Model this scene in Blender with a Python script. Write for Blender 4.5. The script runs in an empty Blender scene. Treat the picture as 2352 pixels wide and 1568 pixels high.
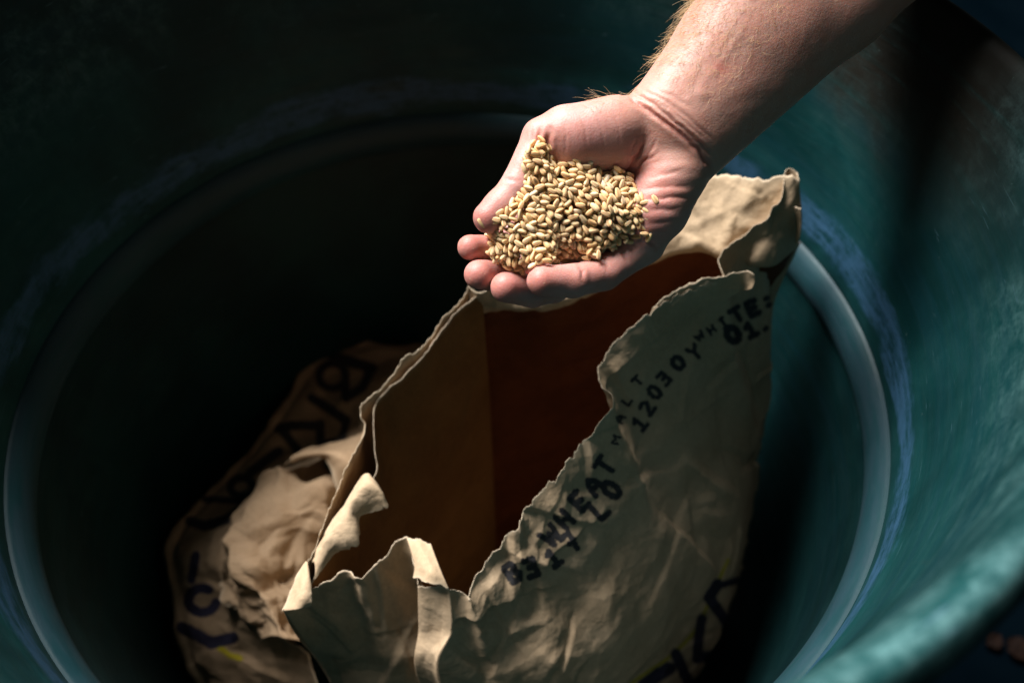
import bpy, bmesh, math, random
import numpy as np
from mathutils import Vector, Matrix
from mathutils.bvhtree import BVHTree

rng = np.random.default_rng(11)
random.seed(11)
scene = bpy.context.scene
COL = scene.collection

# ------------------------------------------------------------------ camera
# metres, z = 0 is the plane of the drum's rim, the ground is 0.88 m below it
TILT = 0.705
CAM = np.array([0.040, -0.337, 0.200])
RGT = np.array([1.0, 0.0, 0.0])
FWD = np.array([0.0, math.sin(TILT), -math.cos(TILT)])
UPV = np.array([0.0, math.cos(TILT), math.sin(TILT)])
FPX = 26.0 / 36.0 * 2352.0
cam_data = bpy.data.cameras.new("camera")
cam_data.lens = 26.0
cam_data.sensor_width = 36.0
cam_data.clip_start = 0.01
cam_data.clip_end = 50.0
cam_data.dof.use_dof = True
cam_data.dof.focus_distance = 0.395
cam_data.dof.aperture_fstop = 4.0
cam = bpy.data.objects.new("camera", cam_data)
COL.objects.link(cam)
cam.location = CAM
cam.rotation_euler = (TILT, 0.0, 0.0)
scene.camera = cam

# ------------------------------------------------------------------ light
world = bpy.data.worlds.new("World")
scene.world = world
world.use_nodes = True
world.node_tree.nodes["Background"].inputs[0].default_value = (0.72, 0.95, 0.95, 1)
world.node_tree.nodes["Background"].inputs[1].default_value = 0.036
LAMP_AZ, LAMP_EL, LAMP_DIST = math.radians(140), math.radians(57), 4.0
ld = bpy.data.lights.new("doorway_light", "AREA")
ld.shape = "RECTANGLE"
ld.size = 2.8
ld.size_y = 1.3
ld.energy = 600.0
ld.color = (1.0, 0.985, 0.965)
lamp = bpy.data.objects.new("doorway_light", ld)
COL.objects.link(lamp)
lp = Vector((math.cos(LAMP_AZ) * math.cos(LAMP_EL), math.sin(LAMP_AZ) * math.cos(LAMP_EL), math.sin(LAMP_EL))) * LAMP_DIST
aim = Vector((0.06, -0.06, -0.10))
lamp.location = lp + aim
lamp.rotation_euler = (-lp).to_track_quat("-Z", "Y").to_euler()
scene.view_settings.view_transform = "Standard"
scene.view_settings.look = "None"
scene.view_settings.exposure = 0.0
scene.view_settings.gamma = 1.0
scene.cycles.diffuse_bounces = 2

# ------------------------------------------------------------------ helpers
def ray(u, v):
    return FWD + (u - 1176.0) / FPX * RGT + (784.0 - v) / FPX * UPV

def PZ(u, v, z):                       # point at height z seen along a sight line
    d = ray(u, v)
    return CAM + d * ((z - CAM[2]) / d[2])

def cc(u, v, D):                       # camera-aligned centimetres
    return np.array([(u - 1176.0) / FPX * D, (784.0 - v) / FPX * D, -D])

def c2w(p):                            # camera-aligned centimetres -> world metres
    p = np.asarray(p, float)
    return CAM + (p[..., :1] * RGT + p[..., 1:2] * UPV - p[..., 2:3] * FWD) / 100.0

def w2c(p):
    q = np.asarray(p, float) - CAM
    return np.stack([q @ RGT, q @ UPV, -(q @ FWD)], -1) * 100.0

def pix(p):                            # world -> frame position (2352 wide)
    c = w2c(p)
    return np.stack([1176.0 - FPX * c[..., 0] / c[..., 2], 784.0 + FPX * c[..., 1] / c[..., 2]], -1)

def hash3(ix, iy, iz, seed):
    h = (ix * 374761393 + iy * 668265263 + iz * 2147483647 + seed * 144665) & 0xFFFFFFFF
    h = ((h ^ (h >> 13)) * 1274126177) & 0xFFFFFFFF
    h = ((h ^ (h >> 16)) * 2246822519) & 0xFFFFFFFF
    return h ^ (h >> 15)

def gnoise(p, seed=0):                 # gradient noise, about -0.7..0.7
    p = np.asarray(p, float)
    i = np.floor(p).astype(np.int64)
    f = p - i
    w = f * f * f * (f * (f * 6 - 15) + 10)
    out = 0
    for dx in (0, 1):
        for dy in (0, 1):
            for dz in (0, 1):
                h = hash3(i[:, 0] + dx, i[:, 1] + dy, i[:, 2] + dz, seed)
                gx = (h & 1023) / 511.5 - 1
                gy = ((h >> 10) & 1023) / 511.5 - 1
                gz = ((h >> 20) & 1023) / 511.5 - 1
                g = gx * (f[:, 0] - dx) + gy * (f[:, 1] - dy) + gz * (f[:, 2] - dz)
                wt = (w[:, 0] if dx else 1 - w[:, 0]) * (w[:, 1] if dy else 1 - w[:, 1]) * (w[:, 2] if dz else 1 - w[:, 2])
                out = out + g * wt
    return out

def fbm(p, seed=0, octaves=4, gain=0.5):
    a, s, out = 1.0, 1.0, 0
    for k in range(octaves):
        out = out + a * gnoise(np.asarray(p) * s, seed + k * 17)
        a *= gain
        s *= 2.03
    return out

def mesh_np(name, V, F, smooth=True):
    me = bpy.data.meshes.new(name)
    V = np.asarray(V, np.float32)
    F = np.asarray(F, np.int32)
    n = F.shape[1]
    me.vertices.add(len(V))
    me.vertices.foreach_set("co", V.ravel())
    me.loops.add(F.size)
    me.loops.foreach_set("vertex_index", F.ravel())
    me.polygons.add(len(F))
    me.polygons.foreach_set("loop_start", np.arange(0, F.size, n, dtype=np.int32))
    me.polygons.foreach_set("loop_total", np.full(len(F), n, np.int32))
    me.polygons.foreach_set("use_smooth", np.full(len(F), smooth, bool))
    me.update(calc_edges=True)
    me.validate()
    return me

def link(name, me, mat, parent=None):
    o = bpy.data.objects.new(name, me)
    COL.objects.link(o)
    if mat is not None and not me.materials:
        me.materials.append(mat)
    if parent is not None:
        o.parent = parent
    return o

def empty(name):
    o = bpy.data.objects.new(name, None)
    COL.objects.link(o)
    return o

def tag(o, label=None, cat=None, group=None, kind=None):
    if label: o["label"] = label
    if cat: o["category"] = cat
    if group: o["group"] = group
    if kind: o["kind"] = kind
    return o

def attr(me, name, vals):
    a = me.attributes.new(name, "FLOAT", "POINT")
    a.data.foreach_set("value", np.asarray(vals, np.float32).ravel())

def seg_dist(P, A, B):                 # distance of points to a segment, any dimension
    ab = B - A
    t = np.clip(((P - A) @ ab) / max(ab @ ab, 1e-12), 0, 1)
    return np.linalg.norm(P - A - t[:, None] * ab, axis=1)

def poly_dist(P, pts):
    pts = np.asarray(pts, float)
    return np.min([seg_dist(P, pts[i], pts[i + 1]) for i in range(len(pts) - 1)], axis=0)

def catmull(pts, ts):                  # pts (n, k), ts in 0..n-1
    pts = np.asarray(pts, float)
    n = len(pts)
    ext = np.vstack([2 * pts[0] - pts[1], pts, 2 * pts[-1] - pts[-2]])
    ts = np.clip(np.asarray(ts, float), 0, n - 1 - 1e-9)
    i = np.floor(ts).astype(int)
    f = (ts - i)[:, None]
    p0, p1, p2, p3 = ext[i], ext[i + 1], ext[i + 2], ext[i + 3]
    m1, m2 = (p2 - p0) * 0.5, (p3 - p1) * 0.5
    return (2 * f**3 - 3 * f**2 + 1) * p1 + (f**3 - 2 * f**2 + f) * m1 + (-2 * f**3 + 3 * f**2) * p2 + (f**3 - f**2) * m2

def grid_faces(nr, nc, wrap=False):
    r = np.arange(nr - 1)[:, None]
    c = np.arange(nc if wrap else nc - 1)[None, :]
    c1 = (c + 1) % nc
    f = np.stack([r * nc + c, r * nc + c1, (r + 1) * nc + c1, (r + 1) * nc + c], -1)
    return f.reshape(-1, 4)

# ------------------------------------------------------------------ node helpers
class NT:
    def __init__(self, name):
        self.mat = bpy.data.materials.new(name)
        self.mat.use_nodes = True
        self.t = self.mat.node_tree
        self.b = self.t.nodes["Principled BSDF"]
        self.out = self.t.nodes["Material Output"]
    def n(self, typ, **kw):
        x = self.t.nodes.new(typ)
        for k, v in kw.items():
            if k == "ins":
                for a, val in v.items():
                    if isinstance(val, bpy.types.NodeSocket):
                        self.t.links.new(val, x.inputs[a])
                    else:
                        x.inputs[a].default_value = val
            else:
                setattr(x, k, v)
        return x
    def math(self, op, a, b=None, c=None, clamp=False):
        x = self.t.nodes.new("ShaderNodeMath")
        x.operation = op
        x.use_clamp = clamp
        for i, v in enumerate((a, b, c)):
            if v is None: continue
            if isinstance(v, bpy.types.NodeSocket): self.t.links.new(v, x.inputs[i])
            else: x.inputs[i].default_value = v
        return x.outputs[0]
    def mix(self, fac, a, b, blend="MIX"):
        x = self.t.nodes.new("ShaderNodeMix")
        x.data_type = "RGBA"
        x.blend_type = blend
        for i, v in ((0, fac), (6, a), (7, b)):
            if isinstance(v, bpy.types.NodeSocket): self.t.links.new(v, x.inputs[i])
            elif i: x.inputs[i].default_value = (*v, 1) if len(v) == 3 else v
            else: x.inputs[i].default_value = v
        return x.outputs[2]
    def noise(self, vec, scale, detail=4, rough=0.55, dist=0.0):
        x = self.n("ShaderNodeTexNoise", ins={"Scale": scale, "Detail": detail, "Roughness": rough, "Distortion": dist})
        if vec is not None: self.t.links.new(vec, x.inputs["Vector"])
        return x.outputs["Fac"]
    def ramp(self, fac, lo, hi, a=0.0, b=1.0):
        x = self.n("ShaderNodeMapRange", interpolation_type="SMOOTHSTEP", ins={"From Min": lo, "From Max": hi, "To Min": a, "To Max": b})
        self.t.links.new(fac, x.inputs["Value"])
        return x.outputs["Result"]
    def scale(self, vec, s):
        x = self.n("ShaderNodeVectorMath", operation="MULTIPLY")
        self.t.links.new(vec, x.inputs[0])
        x.inputs[1].default_value = s
        return x.outputs[0]
    def set(self, **kw):
        for k, v in kw.items():
            k = k.replace("_", " ")
            s = self.b.inputs[k]
            if isinstance(v, bpy.types.NodeSocket): self.t.links.new(v, s)
            else: s.default_value = (*v, 1) if isinstance(v, tuple) and len(v) == 3 and k.endswith("Color") else v
    def bump(self, height, strength=0.3, dist=0.001, normal=None):
        x = self.n("ShaderNodeBump", ins={"Strength": strength, "Distance": dist})
        self.t.links.new(height, x.inputs["Height"])
        if normal is not None: self.t.links.new(normal, x.inputs["Normal"])
        self.t.links.new(x.outputs["Normal"], self.b.inputs["Normal"])
        return x.outputs["Normal"]
    def attr(self, name):
        return self.n("ShaderNodeAttribute", attribute_name=name).outputs["Fac"]
    def pos(self):
        return self.n("ShaderNodeTexCoord").outputs["Object"]

# ------------------------------------------------------------------ drum and ground
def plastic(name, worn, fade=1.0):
    m = NT(name)
    pos = m.pos()
    sep = m.n("ShaderNodeSeparateXYZ", ins={0: pos})
    X, Y, Z = sep.outputs
    ang = m.math("ARCTAN2", Y, X)
    st = m.scale(pos, (5, 5, 70))
    streak = m.noise(st, 1.0, 6, 0.65, 0.6)
    fine = m.noise(m.scale(pos, (22, 22, 160)), 1.0, 5, 0.7, 0.3)
    cloud = m.noise(pos, 9.0, 5, 0.6, 0.4)
    speck = m.noise(pos, 260.0, 3, 0.6)
    base = m.mix(m.ramp(cloud, 0.35, 0.68), (0.0018, 0.026, 0.027), (0.005, 0.049, 0.050))
    base = m.mix(m.ramp(streak, 0.40, 0.72, 0.0, 0.45), base, (0.005, 0.038, 0.052))
    # chalky pale wear, denser towards the rim
    blot = m.noise(pos, 80.0, 8, 0.78, 0.3)
    chalk = m.math("MULTIPLY", m.ramp(m.math("ADD", m.math("MULTIPLY", fine, 0.30), m.math("MULTIPLY", blot, 0.70)), 0.40, 0.74), m.ramp(cloud, 0.36, 0.66))
    up = m.ramp(Z, -0.11, -0.004, 0.05, 1.0)
    base = m.mix(m.math("MULTIPLY", chalk, up), base, (0.135, 0.275, 0.275))
    if worn:
        base = m.mix(m.ramp(fine, 0.30, 0.70, 0.35, 0.85), base, (0.020, 0.044, 0.058))
    else:
        # blue rub marks just above the hoop
        edge = m.math("ADD", Z, m.math("MULTIPLY", m.math("SUBTRACT", m.noise(m.scale(pos, (9, 9, 26)), 1.0, 6, 0.72), 0.5), 0.060))
        band = m.math("MULTIPLY", m.ramp(edge, -0.191, -0.181), m.ramp(edge, -0.157, -0.168))
        band = m.math("MULTIPLY", band, m.ramp(m.math("ADD", m.math("MULTIPLY", fine, 0.5), m.math("MULTIPLY", blot, 0.5)), 0.36, 0.58, 0.05, 1.0))
        base = m.mix(m.math("MULTIPLY", band, 0.85), base, (0.034, 0.095, 0.175))
        # light scratches
        sc = m.noise(m.scale(pos, (30, 30, 300)), 1.0, 2, 0.5, 1.5)
        base = m.mix(m.ramp(sc, 0.70, 0.76, 0.0, 0.4), base, (0.08, 0.16, 0.20))
        dk = m.noise(m.scale(pos, (44, 60, 24)), 1.0, 3, 0.6, 2.2)
        base = m.mix(m.ramp(dk, 0.70, 0.77, 0.0, 0.7), base, (0.012, 0.035, 0.035))
        # brown dirt under the rim, spread darker to paint in shade by the arm
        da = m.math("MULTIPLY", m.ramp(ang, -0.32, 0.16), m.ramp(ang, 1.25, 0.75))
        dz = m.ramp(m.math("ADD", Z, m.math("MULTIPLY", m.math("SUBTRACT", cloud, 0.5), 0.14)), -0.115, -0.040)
        dirt_shade = m.math("MULTIPLY", m.math("MULTIPLY", da, dz), m.ramp(streak, 0.18, 0.52, 0.35, 1.0))
        base = m.mix(m.math("MULTIPLY", dirt_shade, 0.92), base, (0.017, 0.012, 0.008))
    base = m.mix(m.ramp(speck, 0.70, 0.80, 0.0, 0.4), base, (0.10, 0.15, 0.14))
    if fade < 1: base = m.mix(1.0, base, (fade, fade, fade), 'MULTIPLY')  # scales the colour down, putting shade into the lower drum
    m.set(Base_Color=base, Roughness=m.ramp(fine, 0.2, 0.8, 0.42, 0.62), Specular_IOR_Level=0.22)
    h = m.math("ADD", m.math("MULTIPLY", fine, 0.6), m.math("MULTIPLY", cloud, 1.0))
    h = m.math("ADD", h, m.math("MULTIPLY", speck, 0.15))
    m.bump(h, 0.35, 0.0012)
    return m.mat

def revolve(name, prof, mat, parent, seg=480, sub=5):
    prof = np.array(prof, float)
    n = len(prof)
    pr = catmull(prof, np.linspace(0, n - 1, (n - 1) * sub + 1))
    a = np.linspace(0, 2 * np.pi, seg, endpoint=False)
    wob = 1 + 0.0035 * np.sin(2 * a + 0.7) * 0
    V = np.stack([pr[:, :1] * np.cos(a) * wob, pr[:, :1] * np.sin(a) * wob, np.repeat(pr[:, 1:], seg, 1)], -1).reshape(-1, 3)
    me = mesh_np(name, V, grid_faces(len(pr), seg, True)[:, ::-1])
    return link(name, me, mat, parent)

drum = empty("plastic_drum")
tag(drum, "open blue-green plastic drum with scuffed walls, holding the paper sacks", "drum")
drum.location = (0, 0, -0.88)
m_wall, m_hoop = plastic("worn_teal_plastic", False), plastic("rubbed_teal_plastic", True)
m_low = plastic("shade_painted_teal_plastic", False, 0.55)  # darker copy of the wall plastic, shade below the hoop painted in
def drum_part(*a, **k):
    o = revolve(*a, **k)
    o.location = (0, 0, 0.88)
    return o
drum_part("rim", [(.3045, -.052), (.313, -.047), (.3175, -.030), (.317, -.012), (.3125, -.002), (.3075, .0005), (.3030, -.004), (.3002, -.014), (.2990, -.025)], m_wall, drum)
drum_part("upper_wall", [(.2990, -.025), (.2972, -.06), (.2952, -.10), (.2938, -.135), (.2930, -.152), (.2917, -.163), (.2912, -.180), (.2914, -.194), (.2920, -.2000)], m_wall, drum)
drum_part("rolling_hoop", [(.2920, -.2000), (.2893, -.2016), (.2858, -.2065), (.2838, -.2145), (.2842, -.2230), (.2868, -.2300), (.2897, -.2345)], m_hoop, drum)
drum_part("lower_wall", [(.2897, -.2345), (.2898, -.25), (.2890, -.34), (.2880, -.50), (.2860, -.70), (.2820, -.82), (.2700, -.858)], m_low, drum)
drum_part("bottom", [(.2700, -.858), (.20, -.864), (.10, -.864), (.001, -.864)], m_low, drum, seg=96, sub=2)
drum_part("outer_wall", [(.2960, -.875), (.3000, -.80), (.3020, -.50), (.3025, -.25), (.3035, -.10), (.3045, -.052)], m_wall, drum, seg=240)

g = NT("dark_concrete")
gp = g.pos()
gc = g.mix(g.ramp(g.noise(gp, 7.0, 6, 0.6), 0.3, 0.7), (0.0006, 0.0026, 0.0044), (0.0014, 0.0040, 0.0064))
g.set(Base_Color=gc, Roughness=0.95, Specular_IOR_Level=0.0)
g.bump(g.noise(gp, 60.0, 5, 0.7), 0.4, 0.003)
gm = mesh_np("ground", [(-6, -6, 0), (6, -6, 0), (6, 6, 0), (-6, 6, 0)], [(0, 1, 2, 3)])
go = link("ground", gm, g.mat)
go.location = (0, 0, -0.88)
tag(go, kind="structure")

lf = NT("dry_leaf_brown")
lfp = lf.pos()
lf.set(Specular_IOR_Level=0.1, Base_Color=lf.mix(lf.ramp(lf.noise(lfp, 90.0, 4), 0.3, 0.7), (0.006, 0.0028, 0.002), (0.014, 0.0065, 0.004)), Roughness=0.8)
def leaf(u, v, size, rz, lab):
    p = PZ(u, v, -0.872)
    n = 13
    V, F = [], []
    for i in range(n):
        t = i / (n - 1)
        w = 0.42 * math.sin(math.pi * t ** 0.8) ** 0.9 + 0.004
        for s in (-1, -0.5, 0, 0.5, 1):
            V.append(((t - 0.5) * size, s * w * size * (1 + 0.12 * math.sin(i * 2.4)), 0.12 * size * abs(s) + 0.10 * size * math.sin(t * 3.0) + 0.02 * size * math.sin(i * 1.7 + s)))
    F = grid_faces(n, 5)
    o = link("fallen_leaf", mesh_np("fallen_leaf", V, F), lf.mat)
    o.location = p
    o.rotation_euler = (0.1, 0.05, rz)
    tag(o, lab, "leaf", "dry leaves on the ground")
leaf(2278, 1468, 0.030, 0.5, "smaller brown dry leaf on the dark ground nearer the drum's rim")
leaf(2338, 1492, 0.038, -0.9, "larger brown dry leaf on the dark ground at the photo's right edge")

# ------------------------------------------------------------------ arm and hand (one continuous skin)
CONES = []      # (group, a, b, ra, rb, k)
def cone(grp, a, b, ra, rb, k=0.5):
    CONES.append((grp, cc(*a), cc(*b), ra, rb, k))
def chain(grp, pts, k=0.35):
    for (p, q) in zip(pts[:-1], pts[1:]):
        cone(grp, p[:3], q[:3], p[3], q[3], k)

# forearm: radial side, ulnar side, middle; then the elbow and upper arm, above the frame
cone("palm", (1530, 262, 40.0), (1682, 88, 40.0), 2.15, 2.60, 1.6)
cone("palm", (1682, 88, 40.0), (2000, -310, 39.6), 2.60, 3.4, 1.6)
cone("palm", (2000, -310, 39.6), (2190, -420, 39.4), 3.4, 3.4, 1.6)
cone("palm", (1606, 318, 40.4), (1922, 8, 40.3), 2.05, 2.60, 1.6)
cone("palm", (1922, 8, 40.3), (2180, -240, 39.9), 2.60, 3.2, 1.6)
cone("palm", (2180, -240, 39.9), (2280, -340, 39.6), 3.2, 3.0, 1.6)
cone("palm", (1575, 285, 40.0), (1800, 50, 39.9), 2.05, 2.7, 1.6)
def wcone(a, b, ra, rb, k):
    CONES.append(("palm", w2c(a), w2c(b), ra, rb, k))
wcone((.285, .118, .066), (.187, .108, .19), 4.0, 5.6, 2.5)  # unseen upper arm, posed so its shadow falls on the right wall
wcone((.187, .108, .19), (.06, .14, .40), 5.6, 7.0, 2.5)
# heel of the hand and metacarpals
cone("palm", (1560, 300, 40.2), (1500, 345, 40.5), 1.95, 1.7, 1.3)
cone("palm", (1500, 300, 40.6), (1245, 425, 41.9), 1.5, 1.05, 1.0)
cone("palm", (1520, 320, 40.9), (1310, 490, 42.4), 1.5, 1.05, 1.0)
cone("palm", (1545, 345, 40.9), (1395, 540, 42.4), 1.5, 1.05, 1.0)
cone("palm", (1575, 370, 40.6), (1482, 558, 41.6), 1.5, 1.00, 1.0)
# thenar and hypothenar pads
cone("palm", (1440, 285, 39.6), (1300, 308, 39.5), 1.35, 1.35, 0.8)
cone("palm", (1405, 300, 39.7), (1330, 318, 39.6), 1.75, 1.70, 0.7)
cone("palm", (1410, 335, 40.1), (1318, 342, 40.0), 1.45, 1.40, 0.8)
cone("palm", (1548, 400, 40.1), (1505, 480, 40.4), 1.75, 1.72, 0.8)
cone("palm", (1505, 480, 40.4), (1462, 552, 41.0), 1.72, 1.20, 0.8)
# web between thumb and index
cone("palm", (1262, 345, 40.2), (1250, 415, 41.2), 0.75, 0.9, 0.8)
# skin bridging the first finger joints
cone("palm", (1300, 520, 42.9), (1400, 560, 42.6), 0.85, 0.9, 0.6)
cone("palm", (1270, 610, 43.4), (1395, 610, 41.9), 0.75, 0.75, 0.5)
cone("palm", (1215, 560, 43.4), (1290, 590, 43.5), 0.75, 0.8, 0.5)
# thumb
chain("thumb", [(1290, 305, 39.5, 1.25), (1243, 317, 39.5, 1.02), (1190, 428, 39.3, 0.90), (1150, 474, 39.1, 0.86), (1124, 500, 39.0, 0.84)], 0.35)
# fingers
chain("index", [(1260, 425, 41.8, 1.05), (1168, 540, 43.0, 0.92), (1130, 574, 41.6, 0.82), (1080, 568, 40.3, 0.70)], 0.3)
chain("middle", [(1310, 490, 42.4, 1.08), (1205, 600, 43.6, 0.98), (1150, 634, 41.6, 0.90), (1100, 631, 40.0, 0.81)], 0.3)
chain("ring", [(1395, 540, 42.4, 1.05), (1270, 656, 42.6, 0.98), (1222, 668, 41.0, 0.90), (1161, 660, 39.5, 0.81)], 0.3)
chain("pinky", [(1480, 560, 41.4, 1.02), (1388, 628, 40.3, 0.92), (1315, 645, 39.2, 0.88), (1245, 645, 38.5, 0.79)], 0.3)

def d_cone(P, a, b, r1, r2):           # exact round cone
    ba = b - a
    l2 = ba @ ba
    rr = r1 - r2
    a2 = l2 - rr * rr
    il2 = 1.0 / l2
    pa = P - a
    y = pa @ ba
    z = y - l2
    x2 = np.sum((pa * l2 - y[:, None] * ba) ** 2, axis=1)
    y2 = y * y * l2
    z2 = z * z * l2
    k = np.sign(rr) * rr * rr * x2
    d = (np.sqrt(x2 * a2 * il2) + y * rr) * il2 - r1
    m1 = np.sign(z) * a2 * z2 > k
    m2 = np.sign(y) * a2 * y2 < k
    d = np.where(m2, np.sqrt(x2 + y2) * il2 - r1, d)
    d = np.where(m1, np.sqrt(x2 + z2) * il2 - r2, d)
    return d

def smin(a, b, k):
    h = np.maximum(k - np.abs(a - b), 0) / k
    return np.minimum(a, b) - h * h * h * k / 6.0

def d_arm(P):
    if len(P) > 16000:                     # work in compact chunks so that far bones can be left out
        return np.concatenate([d_arm(P[i:i + 16000]) for i in range(0, len(P), 16000)])
    P = P.astype(np.float64)
    c = 0.5 * (P.min(0) + P.max(0))
    R = np.linalg.norm(P - c, axis=1).max()
    dc = np.array([d_cone(c[None], a, b, ra, rb)[0] for _, a, b, ra, rb, _ in CONES])
    keep = dc < dc.min() + 2 * R + 2.6
    g = {}
    for q, (grp, a, b, ra, rb, k) in enumerate(CONES):
        if not keep[q]: continue
        d = d_cone(P, a, b, ra, rb)
        g[grp] = d if grp not in g else smin(g[grp], d, k)
    body = g.pop("palm", None)
    f = None
    for nme in ("index", "middle", "ring", "pinky", "thumb"):
        if nme in g: f = g[nme] if f is None else smin(f, g[nme], 0.12)
    if body is None: return f
    if f is None: return body
    return smin(body, f, 0.75)             # each digit melts into the palm over its first joint only

def surface_nets(fn, lo, hi, h):
    lo = np.array(lo, float)
    n = np.ceil((np.array(hi) - lo) / h).astype(int) + 1
    B = 8
    nb = np.ceil(n / B).astype(int)
    n = nb * B
    ctr = np.stack(np.meshgrid(*[np.arange(k) for k in nb], indexing="ij"), -1).reshape(-1, 3)
    cp = lo + (ctr * B + B / 2) * h
    dc = fn(cp)
    rad = B * h * 0.5 * 1.7321 * 1.15 + 0.35
    S = np.ones(n, np.float32)
    S4 = S.reshape(nb[0], B, nb[1], B, nb[2], B)
    S4[...] = np.sign(dc).reshape(nb[0], 1, nb[1], 1, nb[2], 1)
    act = np.where(np.abs(dc) < rad)[0]
    loc = np.stack(np.meshgrid(*[np.arange(B)] * 3, indexing="ij"), -1).reshape(-1, 3)
    for c0 in range(0, len(act), 30):
        ids = act[c0:c0 + 30]
        gi = (ctr[ids] * B)[:, None, :] + loc[None]
        d = fn(lo + gi.reshape(-1, 3) * h)
        gi = gi.reshape(-1, 3)
        S[gi[:, 0], gi[:, 1], gi[:, 2]] = d
    sg = S < 0
    cnt = np.zeros(np.array(S.shape) - 1, np.int8)
    for dx in (0, 1):
        for dy in (0, 1):
            for dz in (0, 1):
                cnt += sg[dx:S.shape[0] - 1 + dx, dy:S.shape[1] - 1 + dy, dz:S.shape[2] - 1 + dz]
    cells = np.argwhere((cnt > 0) & (cnt < 8))
    idx = -np.ones(cnt.shape, np.int64)
    idx[cells[:, 0], cells[:, 1], cells[:, 2]] = np.arange(len(cells))
    corner = {}
    for dx in (0, 1):
        for dy in (0, 1):
            for dz in (0, 1):
                corner[dx, dy, dz] = S[cells[:, 0] + dx, cells[:, 1] + dy, cells[:, 2] + dz].astype(float)
    acc = np.zeros((len(cells), 3)); num = np.zeros(len(cells))
    for ax in range(3):
        for p in (0, 1):
            for q in (0, 1):
                a = [p, q]; a.insert(ax, 0); b = [p, q]; b.insert(ax, 1)
                va, vb = corner[tuple(a)], corner[tuple(b)]
                m = (va < 0) != (vb < 0)
                t = np.where(m, va / np.where(m, va - vb, 1), 0)
                pt = np.zeros((len(cells), 3))
                o = [i for i in range(3) if i != ax]
                pt[:, o[0]] = p; pt[:, o[1]] = q; pt[:, ax] = t
                acc += pt * m[:, None]; num += m
    V = lo + (cells + acc / num[:, None]) * h
    F = []
    for ax in range(3):
        o = [i for i in range(3) if i != ax]
        sl0 = [slice(None)] * 3; sl1 = [slice(None)] * 3
        sl0[ax] = slice(0, -1); sl1[ax] = slice(1, None)
        a, b = sg[tuple(sl0)], sg[tuple(sl1)]
        e = np.argwhere(a != b)
        e = e[(e[:, o[0]] > 0) & (e[:, o[1]] > 0)]
        e = e[np.all(e < np.array(cnt.shape), axis=1)]
        s = a[e[:, 0], e[:, 1], e[:, 2]]
        def cell(d0, d1):
            c = e.copy(); c[:, o[0]] -= d0; c[:, o[1]] -= d1
            return idx[c[:, 0], c[:, 1], c[:, 2]]
        q = np.stack([cell(1, 1), cell(0, 1), cell(0, 0), cell(1, 0)], -1)
        flip = s if ax != 1 else ~s
        q[~flip] = q[~flip][:, ::-1]
        F.append(q)
    return V, np.concatenate(F)

Hs = 0.08
ends = np.array([c[1] for c in CONES] + [c[2] for c in CONES])
AV, AF = surface_nets(d_arm, ends.min(0) - 7.4, ends.max(0) + 7.4, Hs)
def sdf_normals(P, e=0.02):
    N = np.stack([d_arm(P + np.eye(3)[i] * e) - d_arm(P - np.eye(3)[i] * e) for i in range(3)], -1)
    return N / np.maximum(np.linalg.norm(N, axis=1, keepdims=True), 1e-9)
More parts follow.
